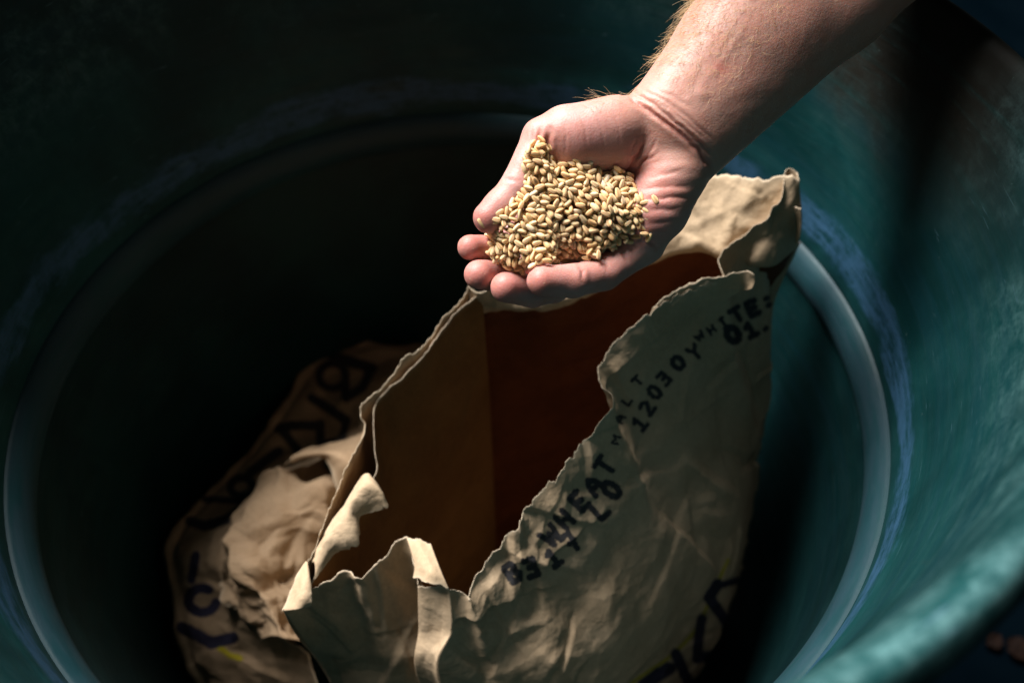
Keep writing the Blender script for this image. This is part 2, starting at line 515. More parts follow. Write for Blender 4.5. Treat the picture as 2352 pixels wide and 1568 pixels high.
# settle the vertices on the surface, then work the creases in along the normal
AN = sdf_normals(AV)
AV = AV - AN * d_arm(AV)[:, None]
AN = sdf_normals(AV)
UV = np.stack([1176.0 - FPX * AV[:, 0] / AV[:, 2], 784.0 + FPX * AV[:, 1] / AV[:, 2]], -1)
front = np.clip((-(AN * AV).sum(1) / np.linalg.norm(AV, axis=1)) * -1 * -1, -1, 1)   # >0 where the skin faces the palm side
CREASES = [   # polyline in the palm's own layout, depth cm, half width px, redness
    # wrist
    ([(1436, 219), (1470, 240), (1504, 264), (1559, 305), (1606, 347), (1637, 392)], 0.11, 5.5, 0.55),
    ([(1452, 214), (1500, 238), (1545, 275), (1590, 318), (1640, 362)], 0.07, 4.5, 0.25),
    ([(1475, 208), (1525, 230), (1580, 272), (1640, 322)], 0.035, 4.0, 0.12),
    ([(1490, 222), (1540, 252), (1585, 290), (1625, 325)], 0.03, 3.0, 0.1),
    ([(1520, 262), (1560, 285), (1600, 322), (1632, 352)], 0.04, 3.0, 0.2),
    ([(1500, 205), (1545, 222), (1590, 250)], 0.025, 4.0, 0.05),
    # life line round the thenar pad
    ([(1481, 318), (1470, 345), (1455, 375), (1435, 400), (1405, 420)], 0.07, 4.0, 0.6),
    ([(1462, 310), (1455, 335), (1449, 360)], 0.025, 2.5, 0.3),
    ([(1510, 352), (1485, 366), (1462, 384), (1440, 400)], 0.05, 3.5, 0.4),
    # fine lines on the thumb pad and across the palm
    ([(1330, 262), (1345, 300), (1350, 350)], 0.012, 2.5, 0.15),
    ([(1365, 250), (1385, 300), (1388, 360)], 0.012, 2.5, 0.15),
    ([(1405, 250), (1425, 300), (1425, 350)], 0.012, 2.5, 0.2),
    ([(1290, 275), (1300, 310), (1300, 360)], 0.016, 2.5, 0.12),
    ([(1455, 398), (1478, 372), (1500, 340), (1512, 318)], 0.03, 3.0, 0.3),
    # hypothenar wrinkles
    ([(1470, 412), (1500, 408), (1540, 398), (1572, 388)], 0.02, 4.0, 0.25),
    ([(1468, 440), (1500, 432), (1545, 428), (1590, 430)], 0.024, 4.5, 0.3),
    ([(1480, 462), (1520, 456), (1560, 452), (1596, 456)], 0.03, 3.5, 0.3),
    ([(1488, 485), (1525, 480), (1570, 478)], 0.026, 4.5, 0.35),
    ([(1490, 512), (1525, 508), (1560, 506)], 0.02, 4.0, 0.3),
    ([(1485, 535), (1515, 534), (1540, 534)], 0.03, 3.5, 0.3),
    # finger joints on the little finger
    ([(1470, 545), (1500, 562), (1512, 582)], 0.09, 4.5, 0.55),
    ([(1425, 578), (1436, 592), (1447, 606)], 0.06, 4.0, 0.45),
    ([(1330, 606), (1336, 622), (1338, 646)], 0.07, 4.0, 0.5),
    ([(1384, 590), (1392, 606), (1394, 622)], 0.03, 3.0, 0.2),
    # thumb folds
    ([(1262, 300), (1258, 320), (1259, 340), (1252, 362)], 0.11, 5.0, 0.55),
    ([(1236, 285), (1240, 305), (1238, 330), (1246, 345)], 0.05, 4.0, 0.4),
    ([(1222, 292), (1224, 315), (1228, 335)], 0.03, 3.5, 0.3),
    ([(1152, 406), (1170, 412), (1188, 420)], 0.05, 4.5, 0.3),
    ([(1163, 395), (1180, 402)], 0.03, 3.5, 0.2),
]
disp = np.zeros(len(AV)); red = np.zeros(len(AV))
jig = np.stack([fbm(AV * 1.3, 5, 3), fbm(AV * 1.3, 9, 3)], -1) * 5.0
vis = front > 0.02
for pts, dep, wid, rd in CREASES:
    d = np.full(len(AV), 1e3)
    pa = np.array(pts, float)
    bb = vis & (UV[:, 0] > pa[:, 0].min() - 40) & (UV[:, 0] < pa[:, 0].max() + 40) & (UV[:, 1] > pa[:, 1].min() - 40) & (UV[:, 1] < pa[:, 1].max() + 40)
    d[bb] = poly_dist(UV[bb] + jig[bb], pts)
    e0 = np.minimum(np.linalg.norm(UV - pa[0], axis=1), np.linalg.norm(UV - pa[-1], axis=1))
    fade = np.clip(e0 / 22.0, 0.15, 1)
    gq = np.exp(-(d / wid) ** 2) * fade
    rim = np.exp(-((d - 2.3 * wid) / (1.3 * wid)) ** 2) * fade
    disp -= 1.25 * dep * gq
    disp += 0.30 * dep * rim
    red = np.maximum(red, 1.25 * rd * np.exp(-(d / (wid * 1.3)) ** 2) * fade)
# soft swellings, tendons and small lumps
lump = fbm(AV * 0.45, 21, 2) * 0.05 + fbm(AV * 1.7, 33, 3) * 0.012
heel = np.exp(-(np.linalg.norm(UV - np.array([1530, 450]), axis=1) / 95) ** 2)
disp += lump + heel * vis * 0.016 * np.sin(UV[:, 1] / 4.6 + 2.2 * fbm(AV * 0.8, 40, 2))
vein = poly_dist(UV, [(1585, 225), (1600, 210), (1640, 165), (1700, 80)])
disp += 0.02 * np.exp(-(vein / 9) ** 2) * vis
disp += 0.07 * np.exp(-(np.linalg.norm(UV - np.array([1612, 216]), axis=1) / 15) ** 2) * vis
AV = AV + AN * disp[:, None]
# where the skin runs pinker: finger tips, pads, folds, a scratch on the forearm
tips = [(1088, 568), (1100, 632), (1160, 662), (1245, 645), (1118, 498)]
for t in tips:
    red = np.maximum(red, 0.75 * np.exp(-(np.linalg.norm(UV - np.array(t), axis=1) / 48) ** 2))
red = np.maximum(red, 0.42 * np.exp(-(poly_dist(UV, [(1440, 640), (1330, 640), (1250, 640)]) / 42) ** 2))
red = np.maximum(red, 0.45 * np.exp(-(poly_dist(UV, [(1470, 400), (1520, 440), (1490, 520)]) / 45) ** 2))
red = np.maximum(red, 0.26 * np.exp(-(np.linalg.norm(UV - np.array([1345, 330]), axis=1) / 110) ** 2))
sore = np.exp(-(np.linalg.norm((UV - np.array([1654, 155])) @ np.array([[.8, -.6], [.6, .8]]) / np.array([15, 9.0]), axis=1)) ** 2)
red = np.maximum(red, 0.95 * sore * (0.5 + 0.9 * np.clip(gnoise(AV * 6, 3) + .4, 0, 1)))
palmside = np.clip((np.array([1450.0]) - UV[:, 0] + 0.9 * (UV[:, 1] - 240)) / 160.0, 0, 1)   # 0 forearm .. 1 palm

skin = NT("skin")
sp = skin.pos()
r_ = skin.attr("redness")
pm_ = skin.attr("palm_skin")
mott = skin.noise(sp, 70.0, 5, 0.65)
tone = skin.mix(pm_, (0.51, 0.280, 0.222), (0.58, 0.305, 0.270))
tone = skin.mix(skin.ramp(mott, 0.35, 0.70, 0.0, 0.55), tone, (0.52, 0.225, 0.165))
tone = skin.mix(skin.ramp(skin.noise(sp, 420.0, 3, 0.6), 0.62, 0.78, 0.0, 0.25), tone, (0.62, 0.40, 0.32))
tone = skin.mix(skin.math("MULTIPLY", r_, 0.85), tone, (0.46, 0.125, 0.095))
skin.set(Base_Color=tone, Roughness=0.48, Specular_IOR_Level=0.42, Subsurface_Weight=0.55, Subsurface_Scale=0.004)
skin.b.inputs["Subsurface Radius"].default_value = (1.0, 0.35, 0.20)
vor = skin.n("ShaderNodeTexVoronoi", feature="DISTANCE_TO_EDGE", ins={"Scale": 620.0})
skin.t.links.new(sp, vor.inputs["Vector"])
ridge = skin.noise(skin.scale(sp, (1, 1.6, 1.2)), 520.0, 4, 0.65, 0.4)
hgt = skin.math("ADD", skin.math("MULTIPLY", skin.ramp(vor.outputs["Distance"], 0.0, 0.22), 0.35), skin.math("MULTIPLY", ridge, 0.9))
hgt = skin.math("ADD", hgt, skin.math("MULTIPLY", skin.noise(sp, 150.0, 3), 0.8))
skin.bump(hgt, 0.22, 0.0007)

person = empty("person")
tag(person, "bare right forearm and cupped hand holding out a palmful of wheat", "person")
person.location = c2w(cc(1560, 300, 40.2))
me = mesh_np("arm_and_hand", c2w(AV) - np.array(person.location), AF)
attr(me, "redness", red)
attr(me, "palm_skin", palmside)
arm = link("body", me, skin.mat, person)

# hairs on the forearm: fine curved three-sided strands, thick on the lit edge
hr = np.random.default_rng(5)
tri = AV[AF]
axis = cc(2010, -330, 39.5) - cc(1530, 262, 40.0); axis /= np.linalg.norm(axis)
ctrs = tri.mean(1)
nrm = AN[AF].mean(1); nrm /= np.linalg.norm(nrm, axis=1, keepdims=True)
cuv = UV[AF].mean(1)
along = (ctrs - cc(1560, 300, 40.2)) @ axis
left = nrm @ np.array([-0.74, 0.67, 0.0])
dens = np.clip((along - 0.6) / 3.5, 0, 1) * (0.9 * np.clip(left + 0.25, 0, 1) ** 0.8 * (1 - 0.86 * np.clip(left, 0, 1))) * (nrm[:, 2] > -0.35) * (along < 15)
edge_w = poly_dist(cuv, [(1375, 240), (1425, 226), (1455, 205)])
dens = np.maximum(dens, 0.09 * np.exp(-(edge_w / 14) ** 2) * (left > 0.25))
pick = hr.choice(len(ctrs), 2400, p=dens / dens.sum())
HV, HF = [], []
SEG = 7
for q, f in enumerate(pick):
    w = hr.dirichlet([1, 1, 1, 1])
    root = w @ tri[f]; n_ = nrm[f]
    tang = -axis * hr.uniform(0.15, 0.9) + np.array([-0.74, 0.67, 0]) * hr.uniform(0.2, 1.0) + hr.normal(0, 0.35, 3)
    tang -= n_ * (tang @ n_); tang /= np.linalg.norm(tang)
    L_ = hr.uniform(0.45, 1.15) * (0.75 + 0.5 * max(left[f], 0))
    lift = hr.uniform(0.25, 0.75); curl = hr.normal(0, 0.5)
    side = np.cross(n_, tang)
    d_ = tang * (1 - lift * .5) + n_ * lift; p_ = root - n_ * 0.02
    pts = [p_]
    for k in range(SEG - 1):
        d_ = d_ / np.linalg.norm(d_)
        p_ = p_ + d_ * (L_ / (SEG - 1)); pts.append(p_)
        d_ = d_ - n_ * 0.16 * lift + side * curl * 0.28
    pts = np.array(pts)
    r_h = np.linspace(0.0075, 0.0025, SEG) * hr.uniform(0.8, 1.2)
    e1 = np.cross(tang, n_); e2 = n_
    base = q * SEG * 3
    for k in range(SEG):
        for a in (0, 2.094, 4.189):
            HV.append(pts[k] + r_h[k] * (math.cos(a) * e1 + math.sin(a) * e2))
    for k in range(SEG - 1):
        for a in range(3):
            b0 = base + k * 3
            HF.append((b0 + a, b0 + (a + 1) % 3, b0 + 3 + (a + 1) % 3, b0 + 3 + a))
hair = NT("blond_hair")
hair.set(Base_Color=(0.85, 0.66, 0.40), Roughness=0.35, Specular_IOR_Level=0.6)
htr = hair.n("ShaderNodeBsdfTranslucent", ins={"Color": (0.9, 0.68, 0.38, 1)})
hmx = hair.n("ShaderNodeMixShader", ins={0: 0.4, 1: hair.b.outputs[0], 2: htr.outputs[0]})
hair.t.links.new(hmx.outputs[0], hair.out.inputs["Surface"])
ho = link("arm_hair", mesh_np("arm_hair", c2w(np.array(HV)) - np.array(person.location), HF), hair.mat, person)
ho["kind"] = "stuff"

# ------------------------------------------------------------------ wheat grains heaped in the palm
PILE = np.array([(1228, 340), (1262, 351), (1272, 378), (1304, 382), (1356, 385), (1387, 404), (1415, 397), (1447, 413), (1452, 434), (1471, 451), (1488, 479), (1480, 524), (1487, 556), (1457, 552), (1415, 577), (1377, 586), (1367, 603), (1307, 596), (1214, 627), (1168, 624), (1138, 601), (1121, 587), (1132, 559), (1118, 535), (1099, 524), (1127, 507), (1154, 490), (1179, 472), (1193, 444), (1205, 427), (1193, 406), (1198, 368)], float)
def in_poly(P, poly):
    x, y = P[:, 0], P[:, 1]
    ins = np.zeros(len(P), bool)
    j = len(poly) - 1
    for i in range(len(poly)):
        xi, yi = poly[i]; xj, yj = poly[j]
        c = ((yi > y) != (yj > y)) & (x < (xj - xi) * (y - yi) / (yj - yi + 1e-12) + xi)
        ins ^= c
        j = i
    return ins
tree_verts = [Vector(v) for v in AV]
hand_sel = np.all((UV[AF] > [1030, 190]) & (UV[AF] < [1640, 730]), axis=(1, 2))
bvh = BVHTree.FromPolygons(tree_verts, [tuple(int(i) for i in f) for f in AF[hand_sel]])
# height field of the palm over the heap, on a 3 px lattice
GS = 3.0
gu = np.arange(1080, 1510, GS); gv = np.arange(325, 645, GS)
GU, GV = np.meshgrid(gu, gv)
dep = np.full(GU.shape, 46.0)
for i in range(GU.shape[0]):
    for j in range(GU.shape[1]):
        d = Vector(((GU[i, j] - 1176) / FPX, (784 - GV[i, j]) / FPX, -1.0))
        h = bvh.ray_cast(Vector((0, 0, 0)), d)
        if h[0] is not None: dep[i, j] = -h[0].z
inside = in_poly(np.stack([GU.ravel(), GV.ravel()], -1), PILE).reshape(GU.shape)
bd = poly_dist(np.stack([GU.ravel(), GV.ravel()], -1), np.vstack([PILE, PILE[:1]])).reshape(GU.shape)
# free surface of the heap: a relaxed sheet hung from the rim of the cup, slightly domed
surf = np.minimum(dep, np.where((GV < 475) | (GU < 1290), 39.6, 40.1)).copy()
for it in range(900):
    a = 0.25 * (np.roll(surf, 1, 0) + np.roll(surf, -1, 0) + np.roll(surf, 1, 1) + np.roll(surf, -1, 1))
    surf = np.where(inside, a, surf)
surf = surf - np.where(inside, (0.80 * (1 - np.exp(-bd / 24.0)) + 0.35 * np.clip(bd / 90.0, 0, 1)) * np.clip((1560 - GU) / 170.0, 0.3, 1), 0)
floor_ = np.where(inside, np.minimum(dep, surf + 1.5), dep)
def samp(A, u, v):
    i = np.clip(((v - gv[0]) / GS), 0, len(gv) - 1.001); j = np.clip(((u - gu[0]) / GS), 0, len(gu) - 1.001)
    i0, j0 = i.astype(int), j.astype(int); fi, fj = i - i0, j - j0
    return A[i0, j0] * (1 - fi) * (1 - fj) + A[i0 + 1, j0] * fi * (1 - fj) + A[i0, j0 + 1] * (1 - fi) * fj + A[i0 + 1, j0 + 1] * fi * fj

G_S = np.array([-0.195, -0.07, 0.07, 0.195]); G_R = np.array([0.098, 0.142, 0.146, 0.104])
pool = []                                # x, y, depth, r of every settled ball
PX = np.zeros((0, 4))
grains = []
cand_in = np.stack([GU[inside], GV[inside]], -1)
fails = 0
def try_drop(u, v, ntry, limit):
    best = None
    for t in range(ntry):
        th = random.uniform(0, math.pi) if random.random() < 0.55 else random.gauss(2.55, 0.5)
        ph = random.gauss(0, 0.22)
        sc = random.uniform(0.82, 1.04)
        ax = np.array([math.cos(th) * math.cos(ph), math.sin(th) * math.cos(ph), math.sin(ph)])
        D0 = 40.5
        off = ax[None] * G_S[:, None] * sc
        rr = G_R * sc
        cx = (u - 1176) / FPX * D0 + off[:, 0]; cy = (784 - v) / FPX * D0 + off[:, 1]
        uu = 1176 + cx * FPX / D0; vv = 784 - cy * FPX / D0
        if not in_poly(np.stack([uu[[0, 3]], vv[[0, 3]]], -1), PILE).all() and random.random() < 0.75:
            continue
        lim = samp(floor_, uu, vv) - rr * 0.9                 # deepest centre depth on skin
        D = np.min(lim + off[:, 2])
        if len(PX):
            near = PX[(abs(PX[:, 0] - cx.mean()) < 0.75) & (abs(PX[:, 1] - cy.mean()) < 0.75)]
            for k in range(4):
                if not len(near): break
                R = rr[k] + near[:, 3] - 0.035
                q = R * R - (near[:, 0] - cx[k]) ** 2 - (near[:, 1] - cy[k]) ** 2
                m = q > 0
                if m.any(): D = min(D, np.min(near[m, 2] - np.sqrt(q[m])) + off[k, 2])
        if best is None or D > best[0]: best = (D, ax, sc, cx, cy, rr, off)
    if best is None: return False
    D, ax, sc, cx, cy, rr, off = best
    if D < limit: return False
    return best
def settle(b):
    global PX
    D, ax, sc, cx, cy, rr, off = b
    PX = np.vstack([PX, np.stack([cx, cy, D - off[:, 2], rr], -1)])
    grains.append((np.array([cx.mean(), cy.mean(), -D]), ax, sc))
while fails < 700 and len(grains) < 1500:
    u, v = cand_in[random.randrange(len(cand_in))] + np.array([random.uniform(-1.5, 1.5), random.uniform(-1.5, 1.5)])
    s0 = float(samp(surf, np.array([u]), np.array([v]))[0])
    b = try_drop(u, v, 7, s0 - 0.02)
    if b is False: fails += 1
    else:
        settle(b); fails = 0
# loose ones round the edge of the heap, as in the photo
for u, v in [(1110, 526), (1240, 345), (1212, 371), (1238, 363), (1320, 386), (1346, 388), (1411, 402), (1489, 474), (1470, 545), (1482, 552), (1368, 592)]:
    b = try_drop(u, v, 14, 0)
    if b: settle(b)
print("grains", len(grains)); open("/tmp/log.txt","w").write(str(len(grains)))

# which grains show: splat the balls into a small z-buffer
zb = np.full((340 * 2, 460 * 2), 1e9); zi = np.full(zb.shape, -1)
for gi in range(len(grains)):
    for x, y, D, r in PX[gi * 4:gi * 4 + 4]:
        u = (1176 + x * FPX / D - 1070) * 2; v = (784 - y * FPX / D - 315) * 2; R = r * FPX / D * 2
        a0, a1, b0, b1 = int(max(v - R, 0)), int(min(v + R + 1, zb.shape[0])), int(max(u - R, 0)), int(min(u + R + 1, zb.shape[1]))
        if a1 <= a0 or b1 <= b0: continue
        yy, xx = np.mgrid[a0:a1, b0:b1]
        q = 1 - ((yy - v) ** 2 + (xx - u) ** 2) / (R * R)
        z = D - r * np.sqrt(np.clip(q, 0, 1))
        m = (q > 0) & (z < zb[a0:a1, b0:b1])
        zb[a0:a1, b0:b1][m] = z[m]; zi[a0:a1, b0:b1][m] = gi
seen = np.bincount(zi[zi >= 0], minlength=len(grains))
order = np.argsort(-seen)

wheat = NT("wheat_husk")
wo = wheat.n("ShaderNodeObjectInfo").outputs["Random"]
wp = wheat.pos()
wc = wheat.attr("crease")
wt = wheat.attr("germ")
col = wheat.mix(wo, (0.88, 0.545, 0.25), (0.96, 0.715, 0.43))
sec = wheat.math("FRACT", wheat.math("MULTIPLY", wo, 17.3))
col = wheat.mix(wheat.ramp(sec, 0.55, 1.0, 0.0, 0.6), col, (0.72, 0.42, 0.19))
col = wheat.mix(wheat.ramp(wheat.math("FRACT", wheat.math("MULTIPLY", wo, 41.7)), 0.93, 0.97, 0, 0.65), col, (0.80, 0.70, 0.52))
col = wheat.mix(wheat.ramp(wheat.noise(wheat.scale(wp, (1, 3, 3)), 900.0, 4, 0.6), 0.35, 0.75, 0.0, 0.45), col, (0.50, 0.27, 0.10))
col = wheat.mix(wheat.math("MULTIPLY", wc, 0.80), col, (0.26, 0.115, 0.040))
col = wheat.mix(wheat.math("MULTIPLY", wt, 0.75), col, (0.30, 0.15, 0.06))
wheat.set(Base_Color=col, Roughness=0.50, Specular_IOR_Level=0.35, Subsurface_Weight=0.35, Subsurface_Scale=0.002)
wheat.b.inputs["Subsurface Radius"].default_value = (1.0, 0.6, 0.3)
wheat.bump(wheat.noise(wheat.scale(wp, (1, 2.5, 2.5)), 1400.0, 3, 0.6), 0.25, 0.0002)

def grain_mesh(k):                        # length along x, 6.3 mm
    r = np.random.default_rng(100 + k)
    nl, ns = 13, 14
    t = np.linspace(0, np.pi, nl)
    V, cr, ge = [], [], []
    fat, bend = r.uniform(0.92, 1.1), r.uniform(-0.25, 0.25)
    for i in range(nl):
        x = -math.cos(t[i])
        prof = max(math.sin(t[i]), 0.0) ** 0.78 * (1.0 - 0.16 * x)          # blunter at one end
        for j in range(ns):
            a = 2 * math.pi * j / ns
            y, z = math.cos(a), math.sin(a)
            groove = math.exp(-((((a - math.pi / 2 + math.pi) % (2 * math.pi)) - math.pi) / 0.34) ** 2)
            rad = prof * (1 - 0.30 * groove)
            dent = 1 + 0.05 * math.sin(3 * a + k) * math.sin(2.0 * t[i] + k)
            V.append((x * 0.00315, y * 0.00150 * fat * rad * dent, (z * 0.00142 * rad * dent + 0.00022 * bend * (1 - x * x))))
            cr.append(groove * min(1, prof * 1.5)); ge.append(max(0.0, (x - 0.86) / 0.14) ** 1.0 + 0.6 * max(0.0, (-x - 0.93) / 0.07))
    me = mesh_np("wheat_grain", V, grid_faces(nl, ns, True)[:, ::-1])
    attr(me, "crease", cr); attr(me, "germ", np.clip(ge, 0, 1))
    me.materials.append(wheat.mat)
    return me
gmesh = [grain_mesh(k) for k in range(7)]
def grain_matrix(g, roll):
    p, ax, sc = g
    x = ax[0] * RGT + ax[1] * UPV - ax[2] * FWD
    up = -FWD - x * (-FWD @ x); up /= np.linalg.norm(up)
    y = np.cross(up, x)
    R = np.stack([x, math.cos(roll) * y + math.sin(roll) * up, -math.sin(roll) * y + math.cos(roll) * up], -1)
    M = Matrix([[*(R[i] * sc), c2w(p)[i]] for i in range(3)] + [[0, 0, 0, 1]])
    return M
named = [
    ((1110, 526), "lone wheat grain on the tip of the thumb, just above the index fingertip"),
    ((1240, 345), "topmost wheat grain of the heap, at the crook of the thumb"),
    ((1212, 371), "wheat grain resting on the side of the thumb, left of the heap's peak"),
    ((1346, 388), "wheat grain highest on the thumb pad, right of a near neighbour"),
]
lab = {}
for (u, v), text in named:
    gp_ = np.array([1176 - FPX * g[0][0] / g[0][2] for g in grains]), np.array([784 + FPX * g[0][1] / g[0][2] for g in grains])
    dd = np.hypot(gp_[0] - u, gp_[1] - v)
    k = int(np.argmin(dd + (seen < 60) * 50)); lab[k] = text
top = [int(i) for i in order[:300]]
for k in lab:
    if k not in top: top[-1 - list(lab).index(k)] = k
rest = [i for i in range(len(grains)) if i not in set(top)]
for i in top:
    o = bpy.data.objects.new("wheat_grain", gmesh[i % 7])
    COL.objects.link(o)
    o.matrix_world = grain_matrix(grains[i], random.choice([0, 0, math.pi, math.pi, random.uniform(0, 6.28), random.gauss(0, .6)]))
    tag(o, lab.get(i, "plump pale gold wheat grain lying in the heap on the open palm"), "grain", "wheat grains heaped in the palm")
# the grains buried underneath, one mass
VV, FF, n0 = [], [], 0
gv0 = np.array([v.co[:] for v in gmesh[0].vertices]); gf0 = np.array([p.vertices[:] for p in gmesh[0].polygons])
for i in rest:
    M = np.array(grain_matrix(grains[i], random.uniform(0, 6.28)))
    VV.append(gv0 @ M[:3, :3].T + M[:3, 3]); FF.append(gf0 + n0); n0 += len(gv0)
if rest:
    o = link("buried_wheat_grains", mesh_np("buried_wheat_grains", np.vstack(VV), np.vstack(FF)), wheat.mat)
    tag(o, "wheat grains packed underneath the top of the heap", "grain", "wheat grains heaped in the palm", "stuff")

# flour dust and chaff sticking to the fingers and thumb
dust = NT("flour_dust")
dust.set(Base_Color=(0.80, 0.62, 0.40), Roughness=0.8)
DV, DF = [], []
zones = [((1180, 448), 26, 34), ((1150, 470), 22, 22), ((1100, 570), 26, 16), ((1100, 632), 30, 18), ((1165, 655), 26, 14), ((1325, 612), 30, 26), ((1415, 590), 28, 26), ((1437, 590), 20, 24), ((1275, 612), 30, 18), ((1240, 640), 24, 10)]
for (u, v), sg_, n in zones:
    for k in range(n):
        uu, vv = random.gauss(u, sg_), random.gauss(v, sg_ * .7)
        h = bvh.ray_cast(Vector((0, 0, 0)), Vector(((uu - 1176) / FPX, (784 - vv) / FPX, -1.0)))
        if h[0] is None: continue
        c = np.array(h[0]); nn = np.array(h[1])
        if nn[2] < 0: nn = -nn
        r = random.choice([.007, .009, .012, .02])
        b0 = len(DV)
        t1 = np.cross(nn, [0.3, 0.8, 0.1]); t1 /= np.linalg.norm(t1); t2 = np.cross(nn, t1)
        for a in range(5):
            q = r * random.uniform(.6, 1.3)
            DV.append(c + q * (math.cos(a * 1.257) * t1 + math.sin(a * 1.257) * t2))
        DV.append(c + nn * r)
        DF += [(b0 + a, b0 + (a + 1) % 5, b0 + 5) for a in range(5)]
o = link("flour_dust", mesh_np("flour_dust", c2w(np.array(DV)), DF), dust.mat)
tag(o, "pale specks of flour dust stuck to the fingers and thumb", "dust", None, "stuff")

# ------------------------------------------------------------------ paper sacks
def paper(name, base, deep):
    m = NT(name)
    pos = m.pos()
    fib = m.noise(m.scale(pos, (1, 1, 0.6)), 420.0, 5, 0.7)
    cloud = m.noise(pos, 24.0, 5, 0.6)
    col = m.mix(m.ramp(cloud, 0.32, 0.70), base, deep)
    col = m.mix(m.ramp(fib, 0.40, 0.72, 0, 0.30), col, tuple(min(1, c * 1.35) for c in base))
    dots = m.noise(pos, 900.0, 2, 0.5)
    col = m.mix(m.ramp(dots, 0.70, 0.78, 0, 0.5), col, tuple(c * 0.45 for c in base))
    col = m.mix(m.math("MULTIPLY", m.attr("torn"), 0.8), col, (0.62, 0.50, 0.36))
    wob = m.math("MULTIPLY", m.math("SUBTRACT", m.noise(pos, 620.0, 3, 0.7), 0.5), 11.0)
    wob = m.math("ADD", wob, m.math("MULTIPLY", m.math("SUBTRACT", m.noise(pos, 2200.0, 2, 0.7), 0.5), 7.0))
    for a, c in (("ink_yellow", (0.34, 0.27, 0.010)), ("ink_navy", (0.007, 0.010, 0.034)), ("ink_black", (0.014, 0.018, 0.026))):
        d = m.math("ADD", m.attr(a), wob)
        col = m.mix(m.ramp(d, 1.2, -1.2, 0, 0.95), col, c)
    m.set(Base_Color=col, Roughness=0.78, Specular_IOR_Level=0.22)
    def fold(vec, sc_, dist):
        return m.math("ABSOLUTE", m.math("SUBTRACT", m.noise(vec, sc_, 2, 0.5, dist), 0.5))
    h = m.math("ADD", m.math("MULTIPLY", fold(m.scale(pos, (1.0, 1.0, 0.7)), 34.0, 0.8), 2.2), m.math("MULTIPLY", fold(m.scale(pos, (0.7, 1.0, 1.0)), 78.0, 0.3), 1.6))
    h = m.math("ADD", h, m.math("MULTIPLY", fold(pos, 170.0, 0.2), 0.9))
    h = m.math("ADD", h, m.math("MULTIPLY", fib, 0.12))
    m.bump(h, 0.45, 0.0013)
    tr = m.n("ShaderNodeBsdfTranslucent", ins={"Color": col})
    mx = m.n("ShaderNodeMixShader", ins={0: 0.03, 1: m.b.outputs[0], 2: tr.outputs[0]})
    m.t.links.new(mx.outputs[0], m.out.inputs["Surface"])
    return m.mat
kraft = paper("kraft_paper", (0.46, 0.335, 0.215), (0.38, 0.27, 0.165))
kraft_mid_shade = paper("kraft_paper_left_shade", (0.20, 0.095, 0.030), (0.15, 0.066, 0.019))  # kraft darkened part way, shade on the left inside painted in
kraft_in_shade = paper("kraft_paper_inner_shade", (0.12, 0.030, 0.006), (0.08, 0.018, 0.003))  # same kraft reddened and darkened, painting in the sack's deep inner shade

def folds(P, N, n, amp, length, width, seed):
    # straight creases: tents with one steep and one gentle side
    r = np.random.default_rng(seed + 900)
    h = np.zeros(len(P))
    for k in range(n):
        i = r.integers(len(P)); c = P[i]; nn = N[i]
        m = r.normal(size=3); m -= nn * (m @ nn); m /= np.linalg.norm(m)
        l = np.cross(nn, m)
        d = (P - c) @ m; t = (P - c) @ l; q = (P - c) @ nn
        Lk = length * r.uniform(.4, 1.5); w1 = width * r.uniform(.25, .7); w2 = width * r.uniform(.9, 2.4)
        sgn = r.choice([-1, 1], p=[.4, .6]) * amp * r.uniform(.35, 1.2)
        w = np.where((np.abs(d) < w2) & (np.abs(t) < Lk) & (np.abs(q) < Lk))[0]
        if not len(w): continue
        d, t = d[w], t[w]
        d = d + 0.10 * np.sin(t / Lk * 3 + k) * w1
        tent = np.where(d > 0, 1 - d / w2, 1 + d / w1)
        h[w] += sgn * np.clip(tent, 0, 1) * np.clip(1.4 * (1 - (t / Lk) ** 2), 0, 1)
    return h

def facets(X, Y, cell, seed):
    # flat-sided creasing: random heights on a warped triangular lattice, joined by straight planes
    q = np.stack([X, Y, np.full(len(X), seed * 1.7)], -1)
    wx, wy = gnoise(q / (cell * 1.6), seed + 1), gnoise(q / (cell * 1.6), seed + 2)
    c, n = math.cos(0.5 + seed), math.sin(0.5 + seed)
    a = (c * X + n * Y) / cell + 0.95 * wx
    b = (-n * X + c * Y) / (cell * 0.86) - 0.5 * a + 0.95 * wy
    i, j = np.floor(a).astype(np.int64), np.floor(b).astype(np.int64)
    f, g = a - i, b - j
    H = lambda p, r: (hash3(p, r, p * 0 + 7, seed + 5) & 4095) / 2047.5 - 1
    h00, h10, h01, h11 = H(i, j), H(i + 1, j), H(i, j + 1), H(i + 1, j + 1)
    return np.where(f + g < 1, h00 + f * (h10 - h00) + g * (h01 - h00), h11 + (1 - f) * (h01 - h11) + (1 - g) * (h10 - h11))

def crumple(P, N, amp, sc=1.0, seed=0, mask=1.0):
    w = np.stack([gnoise(P * 14 * sc, seed + 1), gnoise(P * 14 * sc, seed + 2), gnoise(P * 14 * sc, seed + 3)], -1) * 0.02 / sc
    Q = P + w
    a = 1 - 2.2 * np.abs(gnoise(Q * 15 * sc, seed + 4))
    b = 1 - 2.2 * np.abs(gnoise(Q * np.array([38, 38, 26]) * sc, seed + 5))
    c = 1 - 2.2 * np.abs(gnoise(Q * 85 * sc, seed + 6))
    d = gnoise(Q * 170 * sc, seed + 7)
    e = np.abs(gnoise(Q * np.array([24, 30, 44]) * sc, seed + 8)) * 2.2 - 0.5
    h = (a * 0.34 + b * 0.30 + e * 0.34 + c * 0.13 + d * 0.03)
    return P + N * (h * amp * mask)[:, None]

